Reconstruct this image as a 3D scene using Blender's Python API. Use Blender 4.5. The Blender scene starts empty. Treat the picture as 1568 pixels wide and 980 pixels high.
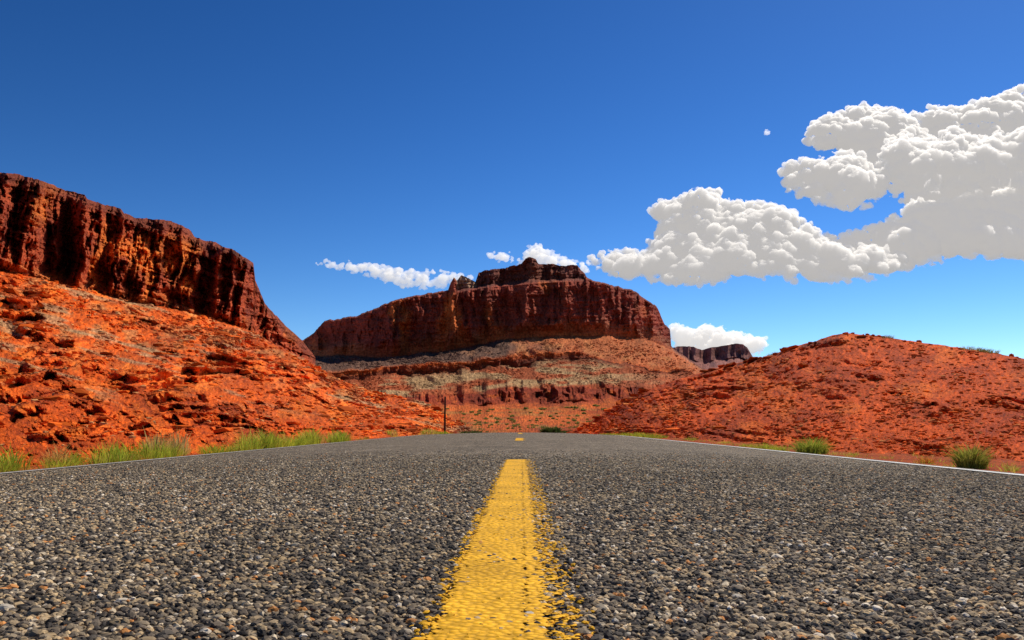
import bpy, bmesh, math, random
import numpy as np
from mathutils import Vector, Matrix
random.seed(3); RNG=np.random.default_rng(7)
sc=bpy.context.scene
sc.view_settings.view_transform='Standard'
sc.view_settings.look='None'; sc.view_settings.exposure=0
# ---------------------------------------------------------------- image pixels to world points along camera rays
F=1220.0; PITCH=math.atan(162/1220); YAW=math.radians(0.66); CX,CZ=0.02,0.25
def W(px,py,d):
    """bearing/elevation survey reading + distance up the road -> world metres"""
    px=np.asarray(px,float);py=np.asarray(py,float);d=np.asarray(d,float)
    x=(px-784)/F; z=(490-py)/F
    fy=math.cos(PITCH)-z*math.sin(PITCH); fz=math.sin(PITCH)+z*math.cos(PITCH)
    X=x*math.cos(YAW)-fy*math.sin(YAW); Y=x*math.sin(YAW)+fy*math.cos(YAW)
    s=d/Y
    return np.stack(np.broadcast_arrays(CX+X*s, Y*s, CZ+fz*s),-1)
# ---------------------------------------------------------------- noise
def _h(ix,iy,iz,s):
    h=(ix.astype(np.uint32)*np.uint32(374761393)+iy.astype(np.uint32)*np.uint32(668265263)+iz.astype(np.uint32)*np.uint32(2246822519)+np.uint32(s*3266489917&0xffffffff))
    h=(h^(h>>np.uint32(13)))*np.uint32(1274126177); h=h^(h>>np.uint32(16))
    h=h*np.uint32(2654435761); h=h^(h>>np.uint32(15))
    return h.astype(np.float64)/4294967295.0
def vn(x,y,z=0,s=0):
    x,y,z=np.broadcast_arrays(np.asarray(x,float),np.asarray(y,float),np.asarray(z,float))
    fx,fy,fz=np.floor(x),np.floor(y),np.floor(z)
    ix,iy,iz=fx.astype(np.int64),fy.astype(np.int64),fz.astype(np.int64)
    u,v,w=x-fx,y-fy,z-fz
    u,v,w=[t*t*t*(t*(t*6-15)+10) for t in (u,v,w)]
    def c(a,b,e): return _h(ix+a,iy+b,iz+e,s)
    r=0
    flat = np.ptp(z)==0
    for e in ((0,) if flat else (0,1)):
        a=c(0,0,e)*(1-u)+c(1,0,e)*u; b=c(0,1,e)*(1-u)+c(1,1,e)*u
        k=a*(1-v)+b*v
        r=r+k*(1 if flat else (w if e else 1-w))
    return r*2-1
def fbm(x,y,z=0,o=4,s=0,g=0.5):
    t=0;a=1;n=0
    for i in range(o):
        f=2.03**i; t=t+a*vn(x*f,y*f,np.asarray(z)*f,s+i*17); n+=a; a*=g
    return t/n
def ridge(x,y,z=0,o=3,s=0):
    t=0;a=1;n=0
    for i in range(o):
        f=2.1**i; t=t+a*(1-2*np.abs(vn(x*f,y*f,np.asarray(z)*f,s+i*31))); n+=a; a*=0.5
    return t/n
def sm(a,b,x):
    t=np.clip((x-a)/(b-a),0,1); return t*t*(3-2*t)
def mixc(c,col,m):
    return c*(1-m[...,None])+np.array(col)*m[...,None]
# ---------------------------------------------------------------- mesh helpers
def link(o): sc.collection.objects.link(o); return o
def mesh_np(name,V,Fc,mat=None,col=None,tc=None,smooth=False):
    V=np.asarray(V,np.float32).reshape(-1,3); Fc=np.asarray(Fc,np.int32); k=Fc.shape[1]
    me=bpy.data.meshes.new(name)
    me.vertices.add(len(V)); me.vertices.foreach_set('co',V.ravel())
    me.loops.add(Fc.size); me.loops.foreach_set('vertex_index',Fc.ravel())
    me.polygons.add(len(Fc)); me.polygons.foreach_set('loop_start',np.arange(0,Fc.size,k,dtype=np.int32))
    me.polygons.foreach_set('use_smooth',np.full(len(Fc),smooth))
    me.update(calc_edges=True)
    if col is not None:
        a=me.attributes.new('Col','FLOAT_COLOR','POINT')
        c=np.ones((len(V),4),np.float32); c[:,:3]=np.asarray(col).reshape(-1,3); a.data.foreach_set('color',c.ravel())
    if tc is not None:
        a=me.attributes.new('tc','FLOAT_VECTOR','POINT'); a.data.foreach_set('vector',np.asarray(tc,np.float32).ravel())
    if mat: me.materials.append(mat)
    return link(bpy.data.objects.new(name,me))
def quads(R,C):
    i=np.arange(R*C).reshape(R,C)
    return np.stack([i[:-1,:-1],i[:-1,1:],i[1:,1:],i[1:,:-1]],-1).reshape(-1,4)
def rows(px,ctrl):
    PY=[];D=[];B=[]
    for k in range(len(ctrl)-1):
        p0,d0,n,_=ctrl[k]; p1,d1=ctrl[k+1][:2]
        for j in range(n):
            t=j/n; PY.append(p0*(1-t)+p1*t); D.append(np.exp(np.log(d0)*(1-t)+np.log(d1)*t)); B.append(k+t)
    PY.append(ctrl[-1][0]+0*px);D.append(ctrl[-1][1]+0*px);B.append(len(ctrl)-1)
    PY=np.array(PY);D=np.array(D);B=np.array(B,float)[:,None]+0*px[None]
    return px[None]+0*PY,PY,D,B
# ---------------------------------------------------------------- materials
def N(nt,t,**k):
    n=nt.nodes.new(t)
    for a,b in k.items():
        if a.startswith('i_'): n.inputs[a[2:].replace('_',' ')].default_value=b
        else: setattr(n,a,b)
    return n
def newmat(name):
    m=bpy.data.materials.new(name); m.use_nodes=True; nt=m.node_tree
    b=nt.nodes['Principled BSDF']; b.inputs['Roughness'].default_value=0.95
    b.inputs['Specular IOR Level'].default_value=0.08
    return m,nt,b
def ramp(nt,fac,stops):
    r=nt.nodes.new('ShaderNodeValToRGB'); e=r.color_ramp.elements
    while len(e)<len(stops): e.new(0.5)
    for el,(p,c) in zip(e,stops):
        el.position=p; el.color=(c[0],c[1],c[2],1) if hasattr(c,'__len__') else (c,c,c,1)
    nt.links.new(fac,r.inputs[0]); return r.outputs[0]
def mul(nt,a,b,f=1.0,mode='MULTIPLY'):
    m=nt.nodes.new('ShaderNodeMix'); m.data_type='RGBA'; m.blend_type=mode
    m.inputs[0].default_value=f
    for s,v in ((m.inputs[6],a),(m.inputs[7],b)):
        if hasattr(v,'links'): nt.links.new(v,s)
        else: s.default_value=(*v,1)
    return m.outputs[2]
def rock_mat(name,s1=2.0,bump=0.6,lo=0.6,hi=1.3,dist=1.0,spk=0.5):
    m,nt,b=newmat(name); L=nt.links.new
    a=N(nt,'ShaderNodeAttribute',attribute_name='Col'); t=N(nt,'ShaderNodeAttribute',attribute_name='tc')
    n1=N(nt,'ShaderNodeTexNoise',i_Scale=s1,i_Detail=8.0,i_Roughness=0.65); L(t.outputs['Vector'],n1.inputs['Vector'])
    n2=N(nt,'ShaderNodeTexNoise',i_Scale=s1*9,i_Detail=6.0,i_Roughness=0.7); L(t.outputs['Vector'],n2.inputs['Vector'])
    v=N(nt,'ShaderNodeTexVoronoi',i_Scale=s1*14); L(t.outputs['Vector'],v.inputs['Vector'])
    c=mul(nt,a.outputs['Color'],ramp(nt,n1.outputs['Fac'],[(0.3,lo),(0.7,hi)]))
    c=mul(nt,c,ramp(nt,n2.outputs['Fac'],[(0.3,(.40,.29,.25)),(0.5,1.0),(0.72,1.5)]))
    c=mul(nt,c,ramp(nt,v.outputs['Distance'],[(0.1,1.25),(0.7,(.6,.52,.5))]),spk)
    L(c,b.inputs['Base Color'])
    ad=N(nt,'ShaderNodeMath',operation='ADD'); L(n2.outputs['Fac'],ad.inputs[0]); L(n1.outputs['Fac'],ad.inputs[1])
    bp=N(nt,'ShaderNodeBump',i_Strength=bump,i_Distance=dist); L(ad.outputs[0],bp.inputs['Height']); L(bp.outputs[0],b.inputs['Normal'])
    return m
M_near=rock_mat('red_soil_rock',1.2,0.5,dist=0.2,spk=.6)
M_far=rock_mat('mesa_rock',1.5,0.7,dist=3.5,spk=0.35)
M_cliff=rock_mat('cliff_rock',1.5,0.7,dist=2.5,spk=0.3)
def colmat(name,jit=0.3):
    m,nt,b=newmat(name); a=N(nt,'ShaderNodeAttribute',attribute_name='Col')
    n=N(nt,'ShaderNodeTexNoise',i_Scale=9.0,i_Detail=5.0)
    c=mul(nt,a.outputs['Color'],ramp(nt,n.outputs['Fac'],[(0.3,1-jit),(0.7,1+jit)])); nt.links.new(c,b.inputs['Base Color'])
    return m,nt,b
M_rock,_,_=colmat('loose_rock')
M_leaf,nt,b=colmat('plant_leaf',jit=0.15)
tr=N(nt,'ShaderNodeBsdfTranslucent'); mx=N(nt,'ShaderNodeMixShader'); mx.inputs[0].default_value=0.4
at=[n for n in nt.nodes if n.type=='ATTRIBUTE'][0]; nt.links.new(at.outputs['Color'],tr.inputs['Color'])
nt.links.new(b.outputs[0],mx.inputs[1]); nt.links.new(tr.outputs[0],mx.inputs[2]); nt.links.new(mx.outputs[0],nt.nodes['Material Output'].inputs['Surface'])
# ---------------------------------------------------------------- road profile
def gz(y): y=np.asarray(y,float); return -np.clip(0.0008*np.clip(y-28,0,None)**2,0,2.2)
def zr(x,y): return -0.1*(np.abs(x)/3.6)**2*np.where(np.asarray(x)<0,0.8,1.0)+gz(y)
ys=np.concatenate([np.linspace(-60,0,12),np.linspace(2,110,90),np.geomspace(120,25000,25)])
xs=np.concatenate([-np.geomspace(15000,14,22),np.linspace(-12,12,70),np.geomspace(14,15000,22)])
GX,GY=np.meshgrid(xs,ys); GZ=-0.145+gz(GY)+0.03*fbm(GX*1.3,GY*1.3,o=3)*(np.abs(GX)<13)*(np.abs(GX)>4.3)
m,nt,b=newmat('red_soil'); L=nt.links.new; M_soil=m
tc=N(nt,'ShaderNodeTexCoord'); n1=N(nt,'ShaderNodeTexNoise',i_Scale=1.5,i_Detail=10.0,i_Roughness=0.7); L(tc.outputs['Object'],n1.inputs[0])
v=N(nt,'ShaderNodeTexVoronoi',i_Scale=28.0); L(tc.outputs['Object'],v.inputs['Vector'])
c=ramp(nt,n1.outputs['Fac'],[(0.3,(0.28,0.045,0.012)),(0.55,(0.54,0.10,0.018)),(0.75,(0.64,0.22,0.07))])
c=mul(nt,c,ramp(nt,v.outputs['Distance'],[(0.1,1.3),(0.6,0.5)])); L(c,b.inputs['Base Color'])
bp=N(nt,'ShaderNodeBump',i_Strength=0.8,i_Distance=0.03); L(v.outputs['Distance'],bp.inputs['Height']); bp.invert=True; L(bp.outputs[0],b.inputs['Normal'])
mesh_np('ground',np.stack([GX,GY,GZ],-1),quads(len(ys),len(xs)),M_soil,smooth=True)
# asphalt
m,nt,b=newmat('chip_seal_asphalt'); L=nt.links.new; M_asph=m
tc=N(nt,'ShaderNodeTexCoord')
v=N(nt,'ShaderNodeTexVoronoi',i_Scale=88.0); L(tc.outputs['Object'],v.inputs['Vector'])
v2=N(nt,'ShaderNodeTexVoronoi',i_Scale=24.0); L(tc.outputs['Object'],v2.inputs['Vector'])
sp=N(nt,'ShaderNodeSeparateColor'); L(v.outputs['Color'],sp.inputs[0]); sp2=N(nt,'ShaderNodeSeparateColor'); L(v2.outputs['Color'],sp2.inputs[0])
stone=ramp(nt,sp.outputs[0],[(0.0,(0.05,0.042,0.035)),(0.25,(0.17,0.138,0.105)),(0.5,(0.34,0.265,0.18)),(0.75,(0.50,0.375,0.23)),(0.93,(0.66,0.55,0.4)),(1.0,(0.8,0.73,0.6))])
gap=ramp(nt,v.outputs['Distance'],[(0.25,1.0),(0.6,0.2)])
n1=N(nt,'ShaderNodeTexNoise',i_Scale=0.9,i_Detail=9.0,i_Roughness=0.65); L(tc.outputs['Object'],n1.inputs[0])
c=mul(nt,stone,gap); c=mul(nt,c,ramp(nt,n1.outputs['Fac'],[(0.3,0.72),(0.7,1.3)])); c=mul(nt,c,ramp(nt,sp2.outputs[0],[(0.0,0.5),(1.0,1.35)])); L(c,b.inputs['Base Color'])
bp=N(nt,'ShaderNodeBump',i_Strength=0.7,i_Distance=0.006); bp.invert=True; L(v.outputs['Distance'],bp.inputs['Height']); L(bp.outputs[0],b.inputs['Normal'])
b.inputs['Roughness'].default_value=0.8
def strip(name,x0,x1,y0,y1,dz,mat,nx=2,dy=1.0,par=None):
    xx=np.linspace(x0,x1,nx); yy=np.linspace(y0,y1,max(2,int(round((y1-y0)/dy))+1)); X,Y=np.meshgrid(xx,yy)
    o=mesh_np(name,np.stack([X,Y,zr(X,Y)+dz],-1),quads(len(yy),nx),mat,smooth=True)
    if par: o.parent=par
    return o
road=strip('asphalt_road',-3.8,3.9,-12,150,0,M_asph,78,0.5)
def paint(name,col,x0,x1,rough_right=False):
    m,nt,b=newmat(name); L=nt.links.new
    tc=N(nt,'ShaderNodeTexCoord')
    n=N(nt,'ShaderNodeTexNoise',i_Scale=70.0,i_Detail=3.0,i_Roughness=0.6); L(tc.outputs['Object'],n.inputs[0])
    n2=N(nt,'ShaderNodeTexNoise',i_Scale=6.0,i_Detail=4.0); L(tc.outputs['Object'],n2.inputs[0])
    v=N(nt,'ShaderNodeTexVoronoi',i_Scale=88.0); L(tc.outputs['Object'],v.inputs['Vector'])
    c=mul(nt,col,ramp(nt,n2.outputs['Fac'],[(0.3,0.72),(0.7,1.12)])); c=mul(nt,c,ramp(nt,v.outputs['Distance'],[(0.3,1.05),(0.65,0.65)]))
    L(c,b.inputs['Base Color'])
    sx=N(nt,'ShaderNodeSeparateXYZ'); L(tc.outputs['Object'],sx.inputs[0])
    mr=N(nt,'ShaderNodeMapRange'); L(sx.outputs[0],mr.inputs[0]); mr.inputs[1].default_value=x0; mr.inputs[2].default_value=x1
    pts=[(0,0.95),(0.1,0.46),(0.2,0.08),(0.55,0.08),(0.62,0.38),(0.66,0.15),(0.76,0.47),(0.9,0.52),(1,0.95)] if rough_right else [(0,0.7),(0.12,0.1),(0.88,0.1),(1,0.7)]
    wr=ramp(nt,mr.outputs[0],pts)
    s=N(nt,'ShaderNodeMath',operation='SUBTRACT'); L(n.outputs['Fac'],s.inputs[0]); L(wr,s.inputs[1])
    s2=N(nt,'ShaderNodeMath',operation='MULTIPLY_ADD'); L(v.outputs['Distance'],s2.inputs[0]); s2.inputs[1].default_value=-0.35; L(s.outputs[0],s2.inputs[2])
    a=N(nt,'ShaderNodeMapRange'); L(s2.outputs[0],a.inputs[0]); a.inputs[1].default_value=-0.12; a.inputs[2].default_value=-0.06
    L(a.outputs[0],b.inputs['Alpha'])
    bp=N(nt,'ShaderNodeBump',i_Strength=0.7,i_Distance=0.005); bp.invert=True; L(v.outputs['Distance'],bp.inputs['Height']); L(bp.outputs[0],b.inputs['Normal'])
    b.inputs['Roughness'].default_value=0.7
    return m
YEL=(0.90,0.47,0.022)
M_yel=paint('yellow_road_paint',YEL,-0.112,0.112,True)
M_wr=paint('white_road_paint',(0.85,0.84,0.80),3.42,3.62); M_wl=paint('white_road_paint_worn',(0.6,0.56,0.5),-3.6,-3.5)
for k,(a,c) in enumerate([(-2.5,6.0),(13.5,16.5),(25,28),(37,40)]):
    strip('yellow_dash_%d'%(k+1),-0.112,0.112,a,c,0.004,M_yel,5,0.5,road)
strip('white_edge_stripe_a',3.42,3.62,-12,120,0.006,M_wr,3,0.5,road)
strip('white_edge_stripe_b',-3.6,-3.5,-12,120,0.006,M_wl,3,0.5,road)
# ---- real stone chips near the viewpoint (one instanced object)
sp_=0.0110
gx,gy=np.meshgrid(np.arange(-4.2,4.2,sp_),np.arange(0.55,9.5,sp_*0.9)); gx=gx.ravel();gy=gy.ravel()
gx=gx+RNG.uniform(-.5,.5,gx.size)*sp_;gy=gy+RNG.uniform(-.5,.5,gx.size)*sp_
keep=(np.abs(gx)<0.72*gy+0.35)&(np.abs(gx)<3.4)&(RNG.random(gx.size)<0.95*np.clip(1-(gy-1.0)/8.4,0,1)**2.2); gx=gx[keep];gy=gy[keep]; n=gx.size
pal=np.array([(0.045,0.038,0.032),(0.09,0.075,0.06),(0.17,0.132,0.095),(0.26,0.20,0.13),(0.39,0.285,0.165),(0.53,0.375,0.20),(0.60,0.48,0.32),(0.74,0.63,0.48),(0.60,0.26,0.08)])
ci=RNG.choice(9,n,p=[.15,.16,.18,.17,.14,.10,.055,.02,.025]); col=pal[ci]*RNG.uniform(.8,1.2,(n,1))*(1+.25*fbm(gx*2.2,gy*1.2,o=3,s=77))[:,None]
u=(gx+0.112)/0.224; cover=np.interp(u,[-.02,.06,.16,.57,.61,.66,.72,.85,.97,1.03],[0,.6,1.1,1.1,.6,.95,.55,.45,.38,0])
cover=cover*(0.85+0.7*fbm(gx*30,gy*12,o=2,s=5)+0.12)
yl=RNG.random(n)<cover*(gy<6.0); col[yl]=np.array(YEL)*RNG.uniform(.72,1.06,(yl.sum(),1))
sz=RNG.uniform(.0033,.0068,n)*np.where(RNG.random(n)<.07,1.4,1)
me=bpy.data.meshes.new('road_stone_chips'); me.vertices.add(n)
me.vertices.foreach_set('co',np.stack([gx,gy,zr(gx,gy)+0.0003+0.001*RNG.random(n)],-1).astype(np.float32).ravel())
def att(nm,t,arr,f):
    a=me.attributes.new(nm,t,'POINT'); a.data.foreach_set(f,np.asarray(arr,np.float32).ravel())
att('ccol','FLOAT_COLOR',np.concatenate([col,np.ones((n,1))],1),'color')
flat=np.where(yl,0.75,1)*np.interp(gy,[3,8],[1,.6])
att('scl','FLOAT_VECTOR',np.stack([sz*RNG.uniform(.8,1.4,n),sz*RNG.uniform(.7,1.1,n),sz*RNG.uniform(.45,.75,n)*flat],-1),'vector')
att('rot','FLOAT_VECTOR',np.stack([RNG.uniform(-.3,.3,n),RNG.uniform(-.3,.3,n),RNG.uniform(0,6.28,n)],-1),'vector')
chips=link(bpy.data.objects.new('road_stone_chips',me))
m,nt,b=newmat('stone_chip'); a=N(nt,'ShaderNodeAttribute',attribute_name='ccol',attribute_type='INSTANCER'); nt.links.new(a.outputs['Color'],b.inputs['Base Color']); b.inputs['Roughness'].default_value=0.8; b.inputs['Specular IOR Level'].default_value=0.12; M_chip=m
g=bpy.data.node_groups.new('chips','GeometryNodeTree')
g.interface.new_socket('Geometry',in_out='INPUT',socket_type='NodeSocketGeometry'); g.interface.new_socket('Geometry',in_out='OUTPUT',socket_type='NodeSocketGeometry')
gi=g.nodes.new('NodeGroupInput');go=g.nodes.new('NodeGroupOutput')
ico=g.nodes.new('GeometryNodeMeshIcoSphere'); ico.inputs['Radius'].default_value=1; ico.inputs['Subdivisions'].default_value=2
sp=g.nodes.new('GeometryNodeSetPosition'); nz=g.nodes.new('ShaderNodeTexNoise'); nz.inputs['Scale'].default_value=1.6
sb=g.nodes.new('ShaderNodeVectorMath'); sb.operation='SUBTRACT'; sb.inputs[1].default_value=(.5,.5,.5)
s2=g.nodes.new('ShaderNodeVectorMath'); s2.operation='SCALE'; s2.inputs['Scale'].default_value=1.3
g.links.new(nz.outputs['Color'],sb.inputs[0]);g.links.new(sb.outputs[0],s2.inputs[0]);g.links.new(s2.outputs[0],sp.inputs['Offset']);g.links.new(ico.outputs['Mesh'],sp.inputs['Geometry'])
sm_=g.nodes.new('GeometryNodeSetMaterial'); sm_.inputs['Material'].default_value=M_chip; g.links.new(sp.outputs[0],sm_.inputs[0])
m2p=g.nodes.new('GeometryNodeMeshToPoints'); g.links.new(gi.outputs[0],m2p.inputs[0])
iop=g.nodes.new('GeometryNodeInstanceOnPoints'); g.links.new(m2p.outputs[0],iop.inputs['Points']); g.links.new(sm_.outputs[0],iop.inputs['Instance'])
for nm,sk in (('scl','Scale'),('rot','Rotation')):
    na=g.nodes.new('GeometryNodeInputNamedAttribute'); na.data_type='FLOAT_VECTOR'; na.inputs['Name'].default_value=nm
    g.links.new(na.outputs['Attribute'],iop.inputs[sk])
g.links.new(iop.outputs[0],go.inputs[0])
chips.modifiers.new('chips','NODES').node_group=g
print('chips',n)
# ---------------------------------------------------------------- rocks
bm=bmesh.new(); bmesh.ops.create_icosphere(bm,subdivisions=1,radius=1); ICO=np.array([v.co[:] for v in bm.verts]); ICF=np.array([[v.index for v in f.verts] for f in bm.faces]); bm.free()
def rocks(name,P,S,C,flat=0.5,mat=M_rock):
    n=len(P); V=ICO[None]*(1+RNG.uniform(-.28,.28,(n,12,1)))
    V=np.sign(V)*np.abs(V)**0.7
    sc3=np.stack([RNG.uniform(.8,1.5,n),RNG.uniform(.6,1.0,n),RNG.uniform(.35,.8,n)*flat*2],-1)*S[:,None]
    V=V*sc3[:,None]
    a=RNG.uniform(0,6.28,n)[:,None]; t=RNG.normal(0,.28,n)[:,None]
    x,y,z=V[...,0],V[...,1],V[...,2]
    y,z=y*np.cos(t)-z*np.sin(t),y*np.sin(t)+z*np.cos(t)
    x,y=x*np.cos(a)-y*np.sin(a),x*np.sin(a)+y*np.cos(a)
    V=np.stack([x,y,z],-1)+P[:,None]
    Fc=(ICF[None]+12*np.arange(n)[:,None,None]).reshape(-1,3)
    return mesh_np(name,V,Fc,mat,col=np.repeat(C,12,0))
def pick(G,Dd,n,prob,smin,smax,pw=3.0):
    prob=prob+0*Dd; p=(prob/prob.sum()).ravel(); i=RNG.choice(p.size,n,p=p)
    s=smin+(smax-smin)*RNG.random(n)**pw
    d=Dd.ravel()[i]; S=s*d/F*0.5
    P=G.reshape(-1,3)[i]+np.stack([RNG.normal(0,1,n)*d/F*1.5,0*d,S*0.1],-1)
    return P,S,i
ip=lambda x,pts: np.interp(x,[p[0] for p in pts],[p[1] for p in pts])
RED=np.array((0.72,0.120,0.010)); DRED=np.array((0.27,0.034,0.009)); TAN=np.array((0.62,0.30,0.10)); GG=np.array((0.36,0.29,0.15))
# ---------------------------------------------------------------- left hillside
px=np.arange(-330,735,1.25)
db=4.7*F/(798-px); zb=-0.2
crest=ip(px,[(-330,320),(-250,335),(0,412),(60,426),(130,444),(200,462),(270,474),(340,490),(390,510),(430,533),(465,549),(500,573),(560,597),(620,609),(655,618),(690,640),(735,664)])
dc=np.exp(ip(px,[(-330,5.0),(0,5.39),(200,5.7),(388,6.0),(440,5.95),(500,5.6),(560,5.3),(620,5.0),(690,4.75),(735,4.6)]))
pb=652+(0.25-zb-gz(db))*F/db
R=400; t=np.linspace(0,1,R)[:,None]; PX=px[None]+0*t; t=t+0*PX
warp=fbm(PX/150,t*2.5,o=4,s=2)*1.1
n1=6.0; ph=2*np.pi*(n1*t+warp-PX/420)
mask=sm(-0.1,0.25,fbm(PX/90,t*6,o=3,s=9))*sm(0.08,0.2,t)*sm(1.0,0.93,t)
st=(np.sin(ph)+.35*np.sin(2*ph))/(2*np.pi*n1)*mask
tt=t-0.9*st; td=t+0.9*st
ph2=2*np.pi*(19*t+warp*3.1-PX/90); mk2=sm(-0.2,0.3,fbm(PX/50,t*10,o=3,s=19))*sm(0.05,0.2,t)*sm(1,0.95,t); st2=np.sin(ph2)/(2*np.pi*19)*mk2
tt=tt-0.9*st2; td=td+0.9*st2
PY=pb*(1-tt)+crest*tt; lg=np.clip(td,0,1)**1.25; D=db*(dc/db)**lg
env=sm(0,0.06,t)
gul=ridge((PX-1.1*PY)/34+.4*fbm(PX/30,PY/30,s=6),(PY+PX*.3)/110,o=3,s=4)
glm=sm(0.6,0.35,t)*sm(30,-10,px-470)[None]
PY=PY+env*(1.9*fbm(PX/14,PY/8,o=5,s=1,g=.65)+4.6*gul*glm+7*fbm(PX/140,PY/60,o=2,s=8)*sm(1,0.85,t))
D=D*(1+env*(0.035*fbm(PX/13,PY/7,o=4,s=3)-.05*gul*glm))
G=W(PX,PY,D)
c=np.zeros(PX.shape+(3,))+RED
c=mixc(c,DRED,0.45*sm(0.0,0.6,fbm(PX/60,PY/25,o=4,s=11)))
c=mixc(c,(0.82,0.20,0.022),sm(0.0,0.5,fbm(PX/40,PY/30,o=4,s=13))*0.7)
hi=sm(0.4,0.85,t+0.1*fbm(PX/60,PY/30,s=4))
c=mixc(c,TAN*0.9,hi*sm(-0.05,0.5,fbm(PX/25,PY/10,o=4,s=15))*0.6)
c=mixc(c,GG,sm(0.25,0.5,fbm(PX/80,(PY-.25*PX)/9,o=3,s=21))*sm(0.3,0.5,t)*0.6)
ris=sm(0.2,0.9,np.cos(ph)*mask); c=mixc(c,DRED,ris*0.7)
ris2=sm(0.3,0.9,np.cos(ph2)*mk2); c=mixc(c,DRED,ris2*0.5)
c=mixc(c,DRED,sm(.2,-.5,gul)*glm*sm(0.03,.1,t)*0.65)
tcc=np.stack([PX/60,PY/60,t*2],-1)
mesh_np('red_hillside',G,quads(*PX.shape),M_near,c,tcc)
prob=(0.12+sm(-.1,.5,fbm(PX/40,PY/20,s=33))+ris2+ris)*(1+1.5*sm(.4,.8,t))*sm(0.0,0.05,t)
P,S,i=pick(G,D,24000,prob,1.3,10,4.5)
C=c.reshape(-1,3)[i]*RNG.uniform(.6,1.45,(len(P),1)); k=RNG.random(len(P))<.14; C[k]=np.array((0.70,0.32,0.11))*RNG.uniform(.6,1.2,(k.sum(),1))
rocks('hillside_rocks',P,S,C)
P,S,i=pick(G,D,420,(ris+0.04)*sm(0.1,0.2,t)*(t<0.95),9,32,2.2)
rocks('hillside_slabs',P,S,RED*RNG.uniform(.45,1.15,(len(P),1)),flat=0.24)
# ---------------------------------------------------------------- left cliff
px=np.arange(-330,484,1.0)
sil=ip(px,[(-330,190),(-250,205),(-60,252),(0,264),(30,266),(38,270),(60,275),(100,290),(130,300),(135,306),(160,313),(185,318),(190,326),(205,334),(250,337),(270,341),(290,350),(298,362),(330,372),(338,378),(365,386),(388,402),(391,428),(400,452),(405,465),(420,480),(440,500),(455,513),(465,524),(484,548)])
sil=sil+1.8*fbm(px/9,0*px,o=3,s=40)+np.round(1.5*vn(px/13,0*px,s=41))
base=ip(px,[(-330,330),(0,418),(60,432),(130,450),(200,468),(270,482),(340,498),(390,518),(430,541),(465,556),(484,562)])
dcl=np.exp(ip(px,[(-330,5.02),(0,5.41),(200,5.72),(388,6.03),(465,6.35),(484,6.5)]))
mid=base*0.78+sil*0.22
PX,PY,D,B=rows(px,[(base,dcl*0.985,40,1),(mid,dcl*1.02,110,1),(sil+6,dcl*1.05,10,1),(sil,dcl*1.09,0,1)])
wx=PX+9*fbm(PX/40,PY/40,o=3,s=50)+0.12*PY; T=B/3
big=fbm(wx/70,PY/400,o=2,s=49)
fl=0.8*ridge(wx/50,PY/260,o=2,s=51)+0.5*ridge(wx/19,PY/110,o=3,s=52)+0.25*fbm(wx/7,PY/14,o=3,s=53)+0.9*big
led=fbm(PX/120,(PY-0.33*PX)/13,o=3,s=54); ledm=sm(0.0,0.2,led)
cav=sm(.15,.5,fbm(PX/26,PY/34,o=3,s=57))
D=D*(1-0.092*fl*sm(0,0.25,T)-0.018*ledm+0.02*cav-0.014*fbm(PX/5,PY/4,o=3,s=55))
PY=PY+1.5*fbm(PX/5,PY/5,o=3,s=56)*sm(0,.2,T)*(B<2.6)
G=W(PX,PY,D); G2=W(px,sil,dcl*1.09); back=G2*np.array([1.5,1.5,1])+np.array([0,0,-6.])
G=np.concatenate([G,back[None]]); 
c=np.zeros(PX.shape+(3,))+np.array((0.52,0.095,0.03))
c=mixc(c,(0.84,0.22,0.03),sm(0.0,0.45,fbm(wx/34,PY/55,o=4,s=60)+.2*np.exp(-((PX-190)/60)**2))*0.9)  # orange rock; the extra weight midway paints in sunlit patches
c=mixc(c,(0.20,0.04,0.022),sm(0.1,0.5,fbm(wx/12,PY/70,o=4,s=61))*0.6)
c=mixc(c,(0.24,0.045,0.025),sm(0.0,0.5,fbm(wx/80,PY/50,o=3,s=64))*0.45)
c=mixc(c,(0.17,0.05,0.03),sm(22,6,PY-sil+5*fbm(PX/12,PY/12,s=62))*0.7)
c=mixc(c,(0.68,0.2,0.05),sm(0.7,0.3,B+0.3*fbm(PX/30,PY/30,s=63))*0.7)
c=mixc(c,(0.2,0.05,0.03),sm(.2,.5,led)*0.3)
e=lambda a: np.concatenate([a,a[-1:]])
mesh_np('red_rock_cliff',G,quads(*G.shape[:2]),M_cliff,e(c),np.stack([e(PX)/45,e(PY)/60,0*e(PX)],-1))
# ---------------------------------------------------------------- central mesa
px=np.arange(400,1190,1.0); z=0*px
S=ip(px,[(400,545),(465,520),(480,510),(497,492),(520,487),(545,483),(580,470),(600,461),(620,455),(645,451),(686,445),(690,432),(695,425),(700,429),(706,421),(713,423),(718,427),(728,433),(733,419),(745,414),(770,411),(792,406),(799,402),(804,396),(812,394),(820,397),(824,403),(850,405),(884,406),(890,414),(900,424),(908,429),(945,438),(975,447),(990,458),(1005,468),(1012,484),(1018,497),(1026,506),(1028,530),(1040,541),(1080,566),(1120,590),(1190,625)])
S=S+1.2*fbm(px/6,z,o=3,s=70)+np.round(1.2*vn(px/9,z,s=71))*(px>480)*(px<1026)
T1=ip(px,[(400,0),(686,0),(700,448),(740,441),(800,436),(850,432),(896,431),(905,0),(1190,0)]); T1=np.maximum(T1,S+2)
Bc=ip(px,[(400,560),(465,546),(520,543),(600,546),(650,540),(720,531),(760,521),(830,514),(900,513),(950,514),(1000,521),(1027,534),(1040,545),(1080,570),(1120,594),(1190,629)])+2.5*fbm(px/25,z,o=3,s=68); Bc=np.maximum(Bc,T1+2)
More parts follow.
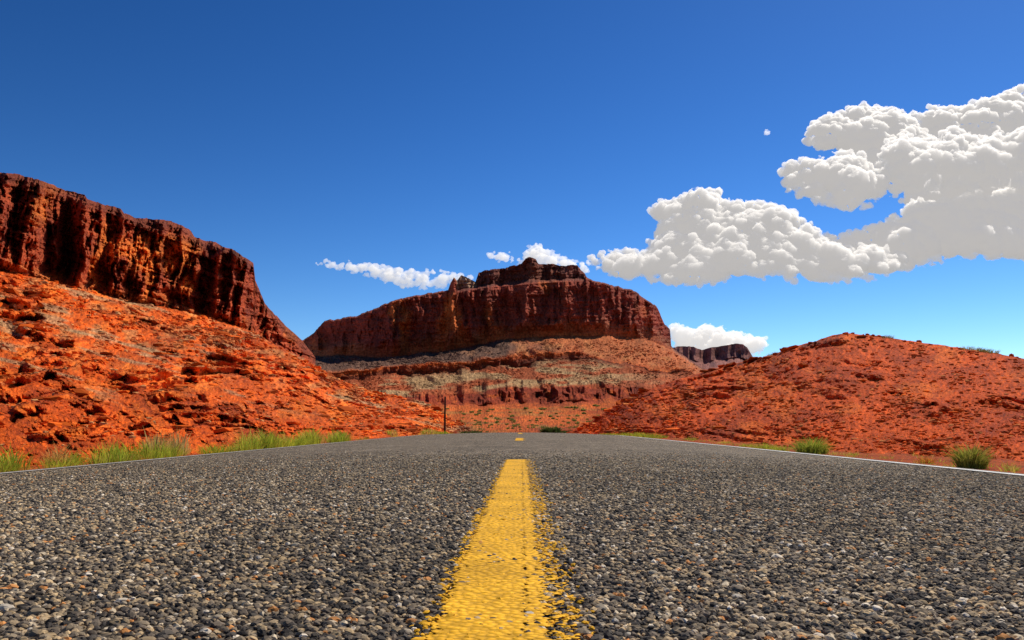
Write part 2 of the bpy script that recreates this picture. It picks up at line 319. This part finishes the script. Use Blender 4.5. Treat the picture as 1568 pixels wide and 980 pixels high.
r6=ip(px,[(400,575),(500,569),(560,567),(600,561),(720,553),(780,546),(830,542),(890,540),(930,552),(1000,566),(1060,570),(1100,582),(1190,633)])+2.5*fbm(px/30,z,o=3,s=67); r6=np.maximum(r6,Bc+2)
r5=r6+ip(px,[(400,14),(800,13),(890,7),(920,2),(1190,2)])*(1+.5*fbm(px/40,z,s=66))
r4=ip(px,[(400,604),(560,604),(640,606),(700,604),(740,600),(780,592),(850,594),(930,591),(1000,597),(1100,590),(1190,640)])+3*fbm(px/16,z,o=3,s=65); r4=np.maximum(r4,r5+2)
r3=r4+ip(px,[(400,16),(640,14),(700,16),(760,22),(880,22),(1000,18),(1100,12),(1190,8)])*(1+.25*fbm(px/30,z,s=64)); r3=np.maximum(r3,r4+3)
rd=ip(px,[(400,260),(600,0),(930,0),(1000,40),(1040,120),(1190,300)])*1.0
PX,PY,D,B=rows(px,[(z+695,z+62,12,1),(z+659,z+115,30,1),(np.minimum(z+641,657),z+300,26,1),(r3,z+470,34,1),(r4,z+500,46,1),(r5,z+600,14,1),(r6,z+606,52,1),(Bc,z+740+rd,120,1),(T1,z+765+rd,8,1),(T1-(T1-S)*.2,z+790+rd,40,1),(S,z+800+rd,0,1)])
wx=PX+7*fbm(PX/30,PY/30,o=3,s=72)
fl=0.8*ridge(wx/60,PY/300,o=2,s=73)+0.45*ridge(wx/19,PY/90,o=3,s=74)+0.2*fbm(wx/6,PY/14,o=3,s=75)+.8*fbm(wx/90,PY/300,s=66)
mc=sm(6.9,7.3,B); D=D-28*fl*mc-4*fbm(PX/80,(PY+.03*PX)/6,o=3,s=76)*mc-2.5*fbm(PX/4,PY/3,o=2,s=69)*mc
bad=sm(2.7,3.2,B)*sm(4.5,4,B); D=D-20*ridge((PX+5*fbm(PX/14,PY/14,s=60))/24,PY/40,o=3,s=77)*bad
PY=PY+bad*3*fbm(PX/12,PY/7,o=3,s=59)
lm=sm(4.8,5.1,B)*sm(6.6,6.1,B); D=D-9*ridge(PX/30,PY/30,o=3,s=78)*lm
tal=sm(3.9,4.3,B)*sm(7,6.7,B)
w2=fbm(PX/60,PY/40,s=80)
PY=PY+tal*(2.6*fbm(PX/12,PY/8,o=4,s=79,g=.6)+3*np.sin(2*np.pi*((PY-0.08*PX)/17+w2*1.5))*sm(-.1,.3,fbm(PX/60,PY/20,s=81)))*sm(0,4,PY-S[None])
PY=PY+sm(1,2,B)*sm(3,2.6,B)*1.5*fbm(PX/50,PY/5,o=4,s=82)
G=W(PX,PY,D); back=W(px,S,800+rd)+np.array([0,350.,-10]); G=np.concatenate([G,back[None]])
c=np.zeros(PX.shape+(3,))+np.array((0.70,0.15,0.025))
c=mixc(c,(0.44,0.075,0.02),sm(0,.4,fbm(PX/60,PY/4,o=4,s=83))*0.7)
c=mixc(c,(0.38,0.24,0.06),sm(.1,.4,fbm(PX/40,PY/3,o=3,s=84))*sm(3,2.5,B)*0.5)
c=mixc(c,(0.32,0.05,0.02),bad*sm(-.9,0,fbm(PX/12,PY/6,s=58))*0.95)
tan_=sm(3.9,4.1,B)*sm(5.2,4.8,B); c=mixc(c,(0.48,0.12,0.04),tan_); c=mixc(c,(0.54,0.38,0.18),tan_*sm(0.0,.35,fbm(PX/50,PY/9,o=4,s=85)+.3*np.exp(-((PX-640)/80)**2)+.3*np.exp(-((PX-850)/50)**2))*sm(1060,900,PX)*0.8)
c=mixc(c,(0.20,0.045,0.022),lm*sm(5.9,5.2,B)*0.88)
t6=sm(5.9,6.2,B)*sm(7.1,6.9,B); c=mixc(c,(0.56,0.16,0.05),t6)
c=mixc(c,(0.14,0.085,0.06),t6*sm(870,780,PX+70*fbm(PX/50,PY/20,s=86))*0.92)  # shadow band below the cliffs, painted into the left talus colour
c=mixc(c,(0.68,0.28,0.09),t6*sm(0,.5,fbm(PX/20,PY/9,o=4,s=87))*sm(640,860,PX)*0.55)
str_=fbm(PX/200,(PY+.02*PX)/5,o=3,s=57)
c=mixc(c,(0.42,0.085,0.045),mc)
c=mixc(c,(0.80,0.20,0.04),mc*sm(0.05,0.5,fbm(wx/36,PY/60,o=4,s=88)+.4*np.exp(-((PX-700)/22)**2-((PY-497)/25)**2)-.08)*0.85)  # orange rock patches, plus one sunlit touch painted in as colour
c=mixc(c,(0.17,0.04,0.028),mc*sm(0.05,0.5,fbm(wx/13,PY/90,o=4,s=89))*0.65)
c=mixc(c,(0.2,0.05,0.035),mc*sm(.1,.5,str_)*0.3)
c=mixc(c,(0.55,0.27,0.12),mc*sm(28,5,Bc[None]-PY+14*fbm(PX/40,PY/30,s=90))*0.5)
c=mixc(c,(0.20,0.065,0.045),mc*sm(8.0,8.6,B)*0.8)
c=mixc(c,(0.6,0.36,0.22),mc*sm(9,9.1,B)*sm(684,690,PX)*sm(732,727,PX)*0.9)
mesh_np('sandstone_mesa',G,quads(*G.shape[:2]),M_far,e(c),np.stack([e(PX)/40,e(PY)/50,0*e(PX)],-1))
Gm,Dm=G[:-1],D
prob=(tal*sm(-.3,.4,fbm(PX/30,PY/10,s=91))+0.02)*(B>3.9)*(B<6.95)
P,Sz,i=pick(Gm,D,10000,prob,1.2,5,3.0); rocks('talus_boulders',P,Sz,c.reshape(-1,3)[i]*RNG.uniform(.5,1.5,(len(P),1)))
# ---------------------------------------------------------------- distant mesa
px=np.arange(990,1300,1.0); z=0*px
S=ip(px,[(990,560),(1015,540),(1030,532),(1045,530),(1062,531),(1075,536),(1090,532),(1110,529),(1125,526),(1138,527),(1144,532),(1149,540),(1154,548),(1200,580),(1300,640)])+0.8*fbm(px/6,z,o=3,s=92)
M1=S+ip(px,[(990,3),(1030,12),(1140,14),(1156,2),(1300,2)])
PX,PY,D,B=rows(px,[(z+655,z+1500,30,1),(np.maximum(M1+8,S+3),z+2300,12,1),(M1,z+2330,20,1),(S,z+2350,0,1)])
D=D-40*ridge(PX/22,PY/60,o=3,s=93)*sm(0.9,1.2,B); G=W(PX,PY,D); G=np.concatenate([G,(W(px,S,2350+z)+np.array([0,900.,-30]))[None]])
c=np.zeros(PX.shape+(3,))+np.array((0.38,0.16,0.13)); c=mixc(c,(0.2,0.09,0.09),sm(0,.5,fbm(PX/12,PY/6,o=3,s=94)))  # bluish brown base colours carry the haze of distance
mesh_np('distant_mesa',G,quads(*G.shape[:2]),M_far,e(c),np.stack([e(PX)/30,e(PY)/45,0*e(PX)],-1))
# ---------------------------------------------------------------- right hill
px=np.arange(846,1960,1.25)
S=ip(px,[(846,663),(880,657),(905,645),(940,623),(965,609),(1000,594),(1040,580),(1080,569),(1110,560),(1150,551),(1180,545),(1215,531),(1250,522),(1275,513),(1292,510),(1340,514),(1400,523),(1460,531),(1520,540),(1568,549),(1800,590),(1960,610)])+0.9*fbm(px/14,0*px,o=4,s=100)
dc=ip(px,[(846,82),(905,75),(1000,60),(1290,42),(1568,32),(1800,28),(1960,26)])
db=np.minimum(4.9*F/(px-798),dc*0.72); pb=652+(0.25+0.2-gz(db))*F/db
R=280; t=np.linspace(0,1,R)[:,None]; PX=px[None]+0*t; t=t+0*PX
ph=2*np.pi*(9*t+1.3*fbm(PX/120,t*4,s=101)+PX/260); mk=sm(0.05,.45,fbm(PX/90,t*7,s=102))*sm(0,.08,t)*sm(1,.95,t)
st=np.sin(ph)/(2*np.pi*9)*mk
tt=t-0.8*st; td=np.clip(t+0.7*st,0,1)
PY=pb*(1-tt)+S*tt; D=db*(dc/db)**td
env=sm(0,0.06,t); en2=env*sm(1,.93,t)
g1=ridge((PX-0.6*PY)/30,PY/130,o=3,s=105); g2=ridge((PX-0.9*PY)/75,PY/260,o=3,s=115)
PY=PY+en2*(1.1*fbm(PX/9,PY/6,o=5,s=103,g=.62)+5*fbm(PX/170,PY/90,o=2,s=104)+3*g1*sm(1250,1000,PX)+1.8*g2)
D=D*(1+env*0.014*fbm(PX/9,PY/6,o=4,s=106))
G=W(PX,PY,D)
c=np.zeros(PX.shape+(3,))+RED*np.array((.94,.84,.8))
c=mixc(c,DRED,0.5*sm(0,.6,fbm(PX/70,PY/22,o=4,s=107)))
c=mixc(c,(0.80,0.175,0.02),0.6*sm(.05,.5,fbm(PX/50,PY/25,o=4,s=108)))
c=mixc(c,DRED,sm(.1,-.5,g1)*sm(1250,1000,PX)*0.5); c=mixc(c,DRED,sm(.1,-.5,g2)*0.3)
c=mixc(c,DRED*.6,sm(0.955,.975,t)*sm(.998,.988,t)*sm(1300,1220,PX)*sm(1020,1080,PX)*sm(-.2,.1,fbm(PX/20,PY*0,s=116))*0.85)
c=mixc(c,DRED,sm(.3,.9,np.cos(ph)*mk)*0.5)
bk=W(px,S,dc)
bk1=bk+np.stack([px*0+1.5,px*0+6,-0.06*bk[:,2]-0.5],-1); bk2=bk1+np.stack([px*0+6,px*0+22,-bk1[:,2]-0.8],-1)
G=np.concatenate([G,bk1[None],bk2[None]]); c2=np.concatenate([c,c[-1:],c[-1:]])
tcc=np.stack([PX/60,PY/60,2*t],-1); tcc=np.concatenate([tcc,tcc[-1:]+.1,tcc[-1:]+.3])
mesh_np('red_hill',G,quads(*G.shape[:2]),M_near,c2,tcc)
prob=(0.3+sm(-.1,.5,fbm(PX/40,PY/20,s=109)))*sm(0,0.05,t)*(1+2*sm(1100,1500,PX)*sm(.6,.2,t))
P,Sz,i=pick(G[:-2],D,20000,prob,1.2,9,5.0); C=c.reshape(-1,3)[i]*RNG.uniform(.5,1.5,(len(P),1)); k=RNG.random(len(P))<.12; C[k]=np.array((0.76,0.26,0.07))*RNG.uniform(.6,1.2,(k.sum(),1))
rocks('hill_rocks',P,Sz,C)
P,Sz,i=pick(G[:-2],D,150,sm(.3,.9,np.cos(ph)*mk)+3*(t>0.975)*(t<.995)*(PX<1330)+0.03,7,24,2.0); rocks('hill_slabs',P,Sz,RED*RNG.uniform(.4,1.1,(len(P),1)),flat=0.2)
# ---------------------------------------------------------------- plants
def blades(name,specs):
    Vs=[];Fs=[];Cs=[];o=0
    for (x,y,z,r,h,n,ca,cb,spd) in specs:
        a=RNG.uniform(0,6.28,n); q=r*np.sqrt(RNG.random(n)); bx=x+q*np.cos(a);by=y+q*np.sin(a)
        hh=h*RNG.uniform(.45,1.0,n)*(1-0.4*(q/r)**2); a2=RNG.uniform(0,6.28,n); ln=hh*spd*RNG.uniform(.2,1,n)
        dx,dy=np.cos(a2)*ln+(bx-x)*spd*.8,np.sin(a2)*ln+(by-y)*spd*.8; w=np.maximum(0.0022,hh*0.018)*RNG.uniform(.7,1.6,n)*max(1,y/14)
        wa=RNG.uniform(0,3.14,n); wx_,wy_=np.cos(wa)*w,np.sin(wa)*w
        b0=np.stack([bx,by,z+0*bx],-1); m_=b0+np.stack([dx*.35,dy*.35,hh*.6],-1); tp=b0+np.stack([dx,dy,hh],-1); ww=np.stack([wx_,wy_,0*wx_],-1)
        V=np.stack([b0-ww,b0+ww,m_+ww*.8,m_-ww*.8,tp],1); Vs.append(V.reshape(-1,3))
        k=o+5*np.arange(n)[:,None]; Fs.append(np.concatenate([k+np.array([0,1,2]),k+np.array([0,2,3]),k+np.array([3,2,4])])); o+=5*n
        m=RNG.random((n,1)); cc=(np.array(ca)*m+np.array(cb)*(1-m))*RNG.uniform(.7,1.3,(n,1)); Cs.append(np.repeat(cc,5,0))
    return mesh_np(name,np.concatenate(Vs),np.concatenate(Fs),M_leaf,np.concatenate(Cs))
GA,GB=(0.24,0.37,0.03),(0.58,0.58,0.06); DRY=(0.72,0.46,0.13)
def xy(pxv,x): return (x, F*abs(x)/abs(pxv-798))
sp=[]
for k in range(950):
    d=float(np.exp(RNG.uniform(np.log(6.3),np.log(75)))); x=-4.15-abs(RNG.normal(0,.42))*(1+d/40); pxx=798+F*x/d
    dens=np.interp(pxx,[-100,190,240,310,330,500,520,740],[.45,.5,.5,.6,.95,.95,.75,.75])*(0.06+1.15*float(sm(-.25,.35,vn(pxx/20.,0.,s=140))))
    if RNG.random()>dens: continue
    h=RNG.uniform(.06,.32)*np.interp(pxx,[0,300,400,700],[.95,1.05,1.45,1.5]); gm=RNG.random()
    sp.append((x,d,-0.16+float(gz(d)),RNG.uniform(.06,.2)*(1+d/50),h,75,GA if gm<.7 else DRY,GB if gm<.85 else DRY,.7))
for k in range(50):
    d=float(np.exp(RNG.uniform(np.log(26),np.log(75)))); x=4.2+abs(RNG.normal(0,.3)); sp.append((x,d,-0.16+float(gz(d)),.2,.22,50,GA,GB,.7))
for k in range(110):
    d=float(np.exp(RNG.uniform(np.log(7),np.log(30)))); x=4.15+abs(RNG.normal(0,.4)); sp.append((x,d,-0.17,.07,RNG.uniform(.03,.13),30,DRY if RNG.random()<.5 else GA,GB,.7))
blades('roadside_grass',sp)
sp=[]
for k in range(16):
    pxx=RNG.uniform(235,300); x=-4.5-RNG.random()*.5; d=F*abs(x)/(798-pxx); sp.append((x,d,-.18,.09,RNG.uniform(.3,.52),26,DRY,(0.5,.42,.16),.35))
blades('dry_weeds',sp)
for (pxx,x,r,h,n,ca,cb) in [(1165,4.25,.20,.17,420,GA,GB),(1140,4.3,.12,.12,200,GA,GB),(1190,4.2,.12,.13,220,GA,GB),(1237,4.25,.20,.31,700,(0.22,.29,.03),(.46,.46,.07)),(1475,4.3,.11,.30,600,(0.22,.25,.03),(.46,.40,.08)),(1408,4.35,.07,.13,240,(.75,.22,.04),(.6,.26,.06)),(1108,4.5,.13,.14,200,(.5,.35,.1),GB),(375,-4.4,.16,.18,350,DRY,GB),(440,-4.5,.45,.26,800,GA,GB),(335,-4.4,.2,.22,350,GA,GB),(180,-4.3,.14,.17,250,GA,DRY),(700,-4.4,.4,.4,260,GA,GB),(1055,4.6,.16,.16,220,(.16,.2,.04),GB),(1300,4.5,.07,.09,130,GA,GB),(1535,4.4,.05,.10,130,GA,DRY),(1010,4.7,.2,.18,200,(.16,.2,.04),GB)]:
    xx,d=xy(pxx,x); blades('desert_shrub',[(xx,d,-.17+float(gz(d)),r,h,n,ca,cb,.9)])
sp=[]
for k in range(240):
    pxx=RNG.uniform(640,960); d=float(np.exp(RNG.uniform(np.log(85),np.log(420))))
    r_=np.argmin(np.abs(Dm[:,int(pxx-400)][:76]-d)); p=Gm[r_,int(pxx-400)]
    s=d/F*RNG.uniform(1.5,4.0); sp.append((p[0],p[1],p[2],s*.8,s*1.2,36,(.16,.19,.04),(.32,.28,.08),.8))
for pxx in (838,843,850,858,866,712,730,872,878):
    d=78; p=W(pxx,662,d); sp.append((p[0],p[1],p[2]-.3,.5,.95 if 830<pxx<855 else .6,240,(.05,.08,.02),(.10,.13,.03),.9))
for pxx in (1180,1188,1495,1503,1512,1520,1362,1480):
    j=int((pxx-846)/1.25); p=G[R-2,j]; sp.append((p[0],p[1],p[2]-.03,.22,.24,90,(.2,.2,.06),(.35,.3,.1),.9))
blades('sagebrush_scrub',sp)
# ---------------------------------------------------------------- pole
bm=bmesh.new(); p=W(681,664,60)
bmesh.ops.create_cone(bm,segments=12,radius1=.085,radius2=.065,depth=3.2,cap_ends=True)
for v_ in bm.verts: v_.co.z+=1.6-.5
bmesh.ops.create_cone(bm,segments=12,radius1=.075,radius2=.03,depth=.06,cap_ends=True,matrix=Matrix.Translation((0,0,2.73)))
me=bpy.data.meshes.new('wooden_pole'); bm.to_mesh(me); bm.free(); m,nt,b=newmat('weathered_wood'); 
n_=N(nt,'ShaderNodeTexNoise',i_Scale=8.0); nt.links.new(ramp(nt,n_.outputs['Fac'],[(0.3,(.03,.02,.015)),(.7,(.09,.06,.04))]),b.inputs['Base Color']); me.materials.append(m)
o=link(bpy.data.objects.new('wooden_pole',me)); o.location=p
# ---------------------------------------------------------------- clouds
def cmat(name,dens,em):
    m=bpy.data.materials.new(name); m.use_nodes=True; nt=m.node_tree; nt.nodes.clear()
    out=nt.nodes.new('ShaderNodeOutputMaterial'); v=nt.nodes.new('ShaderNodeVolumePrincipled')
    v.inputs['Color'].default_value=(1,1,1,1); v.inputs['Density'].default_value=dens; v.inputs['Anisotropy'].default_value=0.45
    v.inputs['Emission Strength'].default_value=dens*em; v.inputs['Emission Color'].default_value=(1,.96,.93,1)  # added glow stands in for light scattered many times inside the cloud
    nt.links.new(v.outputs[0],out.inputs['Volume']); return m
def inpoly(x,y,P):
    P=np.array(P,float); Q=np.roll(P,-1,0); ins=np.zeros(x.shape,bool); dist=np.full(x.shape,1e9)
    for (x0,y0),(x1,y1) in zip(P,Q):
        c=((y0>y)!=(y1>y))&(x<(x1-x0)*(y-y0)/(y1-y0+1e-12)+x0); ins^=c
        L2=(x1-x0)**2+(y1-y0)**2; tt=np.clip(((x-x0)*(x1-x0)+(y-y0)*(y1-y0))/L2,0,1)
        dist=np.minimum(dist,np.hypot(x-x0-tt*(x1-x0),y-y0-tt*(y1-y0)))
    return ins,dist
def cloud(name,poly,Dd,mat,seed,vox=1.7,amp=1.0,dens=0.012,rmin=4,rmax=26,lean=1.5,thk=.4,lob=26,wl=60):
    rg=np.random.default_rng(seed); cs=[];u=Dd/F
    P=np.array(poly,float); x0,y0=P.min(0);x1,y1=P.max(0); n=int((x1-x0)*(y1-y0)*dens)
    X=rg.uniform(x0,x1,n);Y=rg.uniform(y0,y1,n); ins,dd=inpoly(X,Y,poly); ins&=dd>rmin*.7; X,Y,dd=X[ins],Y[ins],dd[ins]
    r=np.clip(dd*rg.uniform(.35,.9,len(dd)),rmin*rg.uniform(.8,1.1,len(dd)),rmax)
    th=np.minimum(dd*thk,14)     # tops sit further back than the base; broad lobes swell toward the viewer
    lb=lob*(fbm(X/wl,Y/(wl*.7),o=3,s=seed,g=.55)*1.2)*sm(0,20,dd)
    for xx,yy,rr,tk,l_ in zip(X,Y,r,th,lb):
        c0=W(xx,yy,Dd+(rg.uniform(-1,1)*tk-(yy-y1)*lean+l_)*u); cs.append((c0,rr*u))
        for k in range(7):
            v=rg.normal(0,1,3); v/=np.linalg.norm(v); v[2]=v[2] if v[2]>-.2 else v[2]*.4
            cs.append((c0+v*rr*u*.75,rr*u*rg.uniform(.3,.5)))
    C0=np.array([c for c,_ in cs]);RR=np.array([r for _,r in cs]); n=len(cs)
    T=ICO[None]*RR[:,None,None]; T=np.where(T*np.array([0,0,1])<0,T*.7,T)+C0[:,None]
    ob=mesh_np(name,T,(ICF[None]+12*np.arange(n)[:,None,None]).reshape(-1,3))
    rm=ob.modifiers.new('r','REMESH'); rm.mode='VOXEL'; rm.voxel_size=vox*u
    dg=bpy.context.evaluated_depsgraph_get(); ev=ob.evaluated_get(dg); me=bpy.data.meshes.new_from_object(ev)
    nv=len(me.vertices); co=np.empty(nv*3,np.float32); me.vertices.foreach_get('co',co); no=np.empty(nv*3,np.float32); me.vertices.foreach_get('normal',no)
    co=co.reshape(-1,3).astype(float);no=no.reshape(-1,3); q=co/u
    dsp=amp*(4*(0.4-np.abs(vn(q[:,0]/13,q[:,1]/13,q[:,2]/13,seed)))+2.2*(0.4-np.abs(vn(q[:,0]/6,q[:,1]/6,q[:,2]/6,seed+1)))+1.4*vn(q[:,0]/3,q[:,1]/3,q[:,2]/3,seed+2)+4*vn(q[:,0]/40,q[:,1]/40,q[:,2]/40,seed+3))
    co=co+no*(dsp*u)[:,None]; me.vertices.foreach_set('co',co.astype(np.float32).ravel()); me.update()
    ne=len(me.edges); ed=np.empty(ne*2,np.int32); me.edges.foreach_get('vertices',ed); ed=ed.reshape(-1,2); lab=np.arange(nv)
    for _ in range(400):
        mn=np.minimum(lab[ed[:,0]],lab[ed[:,1]]); nl=lab.copy(); np.minimum.at(nl,ed[:,0],mn); np.minimum.at(nl,ed[:,1],mn); nl=nl[nl]
        if (nl==lab).all(): break
        lab=nl
    cnt=np.bincount(lab,minlength=nv)[lab]; bad_=cnt<max(60,0.004*nv)
    if bad_.any():
        bmm=bmesh.new(); bmm.from_mesh(me); bmm.verts.ensure_lookup_table(); bmesh.ops.delete(bmm,geom=[bmm.verts[int(i)] for i in np.nonzero(bad_)[0]],context='VERTS'); bmm.to_mesh(me); bmm.free()
    ob.modifiers.clear(); ob.data=me; me.materials.clear(); me.materials.append(mat); print(name,n,nv,int(bad_.sum())); return ob
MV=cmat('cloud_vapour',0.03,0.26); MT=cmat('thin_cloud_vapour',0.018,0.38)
# the right-hand bank is several cumulus masses at different distances
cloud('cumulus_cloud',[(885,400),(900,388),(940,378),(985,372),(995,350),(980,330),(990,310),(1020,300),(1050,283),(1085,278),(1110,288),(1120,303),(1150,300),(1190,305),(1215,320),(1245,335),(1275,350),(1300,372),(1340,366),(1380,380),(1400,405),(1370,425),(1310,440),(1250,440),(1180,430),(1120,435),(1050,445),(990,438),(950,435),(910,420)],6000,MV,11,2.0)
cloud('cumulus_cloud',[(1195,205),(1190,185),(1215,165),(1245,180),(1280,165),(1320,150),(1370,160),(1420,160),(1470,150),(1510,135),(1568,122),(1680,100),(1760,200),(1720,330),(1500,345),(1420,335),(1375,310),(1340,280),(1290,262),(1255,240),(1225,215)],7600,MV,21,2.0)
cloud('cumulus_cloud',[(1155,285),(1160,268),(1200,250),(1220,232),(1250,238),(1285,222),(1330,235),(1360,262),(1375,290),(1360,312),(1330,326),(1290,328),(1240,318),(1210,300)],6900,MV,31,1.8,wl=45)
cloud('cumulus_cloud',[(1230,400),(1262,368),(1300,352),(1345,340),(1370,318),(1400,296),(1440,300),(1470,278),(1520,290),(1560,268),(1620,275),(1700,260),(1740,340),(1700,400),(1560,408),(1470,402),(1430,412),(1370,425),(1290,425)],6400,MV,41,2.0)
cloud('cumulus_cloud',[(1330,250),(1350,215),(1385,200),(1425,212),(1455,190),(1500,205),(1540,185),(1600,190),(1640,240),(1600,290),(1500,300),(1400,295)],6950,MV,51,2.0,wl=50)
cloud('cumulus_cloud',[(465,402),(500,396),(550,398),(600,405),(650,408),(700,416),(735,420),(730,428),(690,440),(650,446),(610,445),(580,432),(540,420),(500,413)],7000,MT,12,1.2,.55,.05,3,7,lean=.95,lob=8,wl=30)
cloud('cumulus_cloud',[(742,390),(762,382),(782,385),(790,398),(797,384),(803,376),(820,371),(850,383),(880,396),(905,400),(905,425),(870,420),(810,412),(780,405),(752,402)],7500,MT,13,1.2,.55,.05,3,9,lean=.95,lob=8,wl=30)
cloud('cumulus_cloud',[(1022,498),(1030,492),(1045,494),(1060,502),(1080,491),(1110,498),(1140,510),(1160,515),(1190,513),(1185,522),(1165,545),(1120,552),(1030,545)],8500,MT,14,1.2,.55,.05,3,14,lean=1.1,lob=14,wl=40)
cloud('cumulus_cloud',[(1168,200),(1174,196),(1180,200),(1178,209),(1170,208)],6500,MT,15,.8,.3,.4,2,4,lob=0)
# ---------------------------------------------------------------- light, sky, camera
EL,AZ=math.radians(48),math.radians(38)
sd=Vector((math.sin(AZ)*math.cos(EL),math.cos(AZ)*math.cos(EL),math.sin(EL)))
ld=bpy.data.lights.new('sun','SUN'); ld.energy=5.0; ld.angle=math.radians(.53); ld.color=(1,.92,.80)
lo=link(bpy.data.objects.new('sun',ld)); lo.rotation_euler=sd.to_track_quat('Z','Y').to_euler()
w=bpy.data.worlds.new('World'); sc.world=w; w.use_nodes=True; nt=w.node_tree; bg=nt.nodes['Background']
sk=N(nt,'ShaderNodeTexSky',sky_type='NISHITA'); sk.sun_disc=False; sk.sun_elevation=EL; sk.sun_rotation=AZ; sk.air_density=1.0; sk.dust_density=0.3; sk.ozone_density=3.0; sk.altitude=1500
hs=N(nt,'ShaderNodeHueSaturation'); hs.inputs['Saturation'].default_value=1.1
s1=mul(nt,sk.outputs[0],(.1,.1,.1)); gm=N(nt,'ShaderNodeGamma'); gm.inputs[1].default_value=1.62; nt.links.new(s1,gm.inputs[0])
vm=N(nt,'ShaderNodeVectorMath',operation='SCALE'); vm.inputs['Scale'].default_value=14.5; nt.links.new(gm.outputs[0],vm.inputs[0])
nt.links.new(vm.outputs[0],hs.inputs['Color']); nt.links.new(hs.outputs[0],bg.inputs[0]); bg.inputs[1].default_value=0.1
cd=bpy.data.cameras.new('camera'); cd.lens=28.01; cd.sensor_width=36; cd.clip_start=.05; cd.clip_end=60000
co=link(bpy.data.objects.new('camera',cd)); co.location=(CX,0,CZ); co.rotation_euler=(math.pi/2+PITCH,0,YAW); sc.camera=co
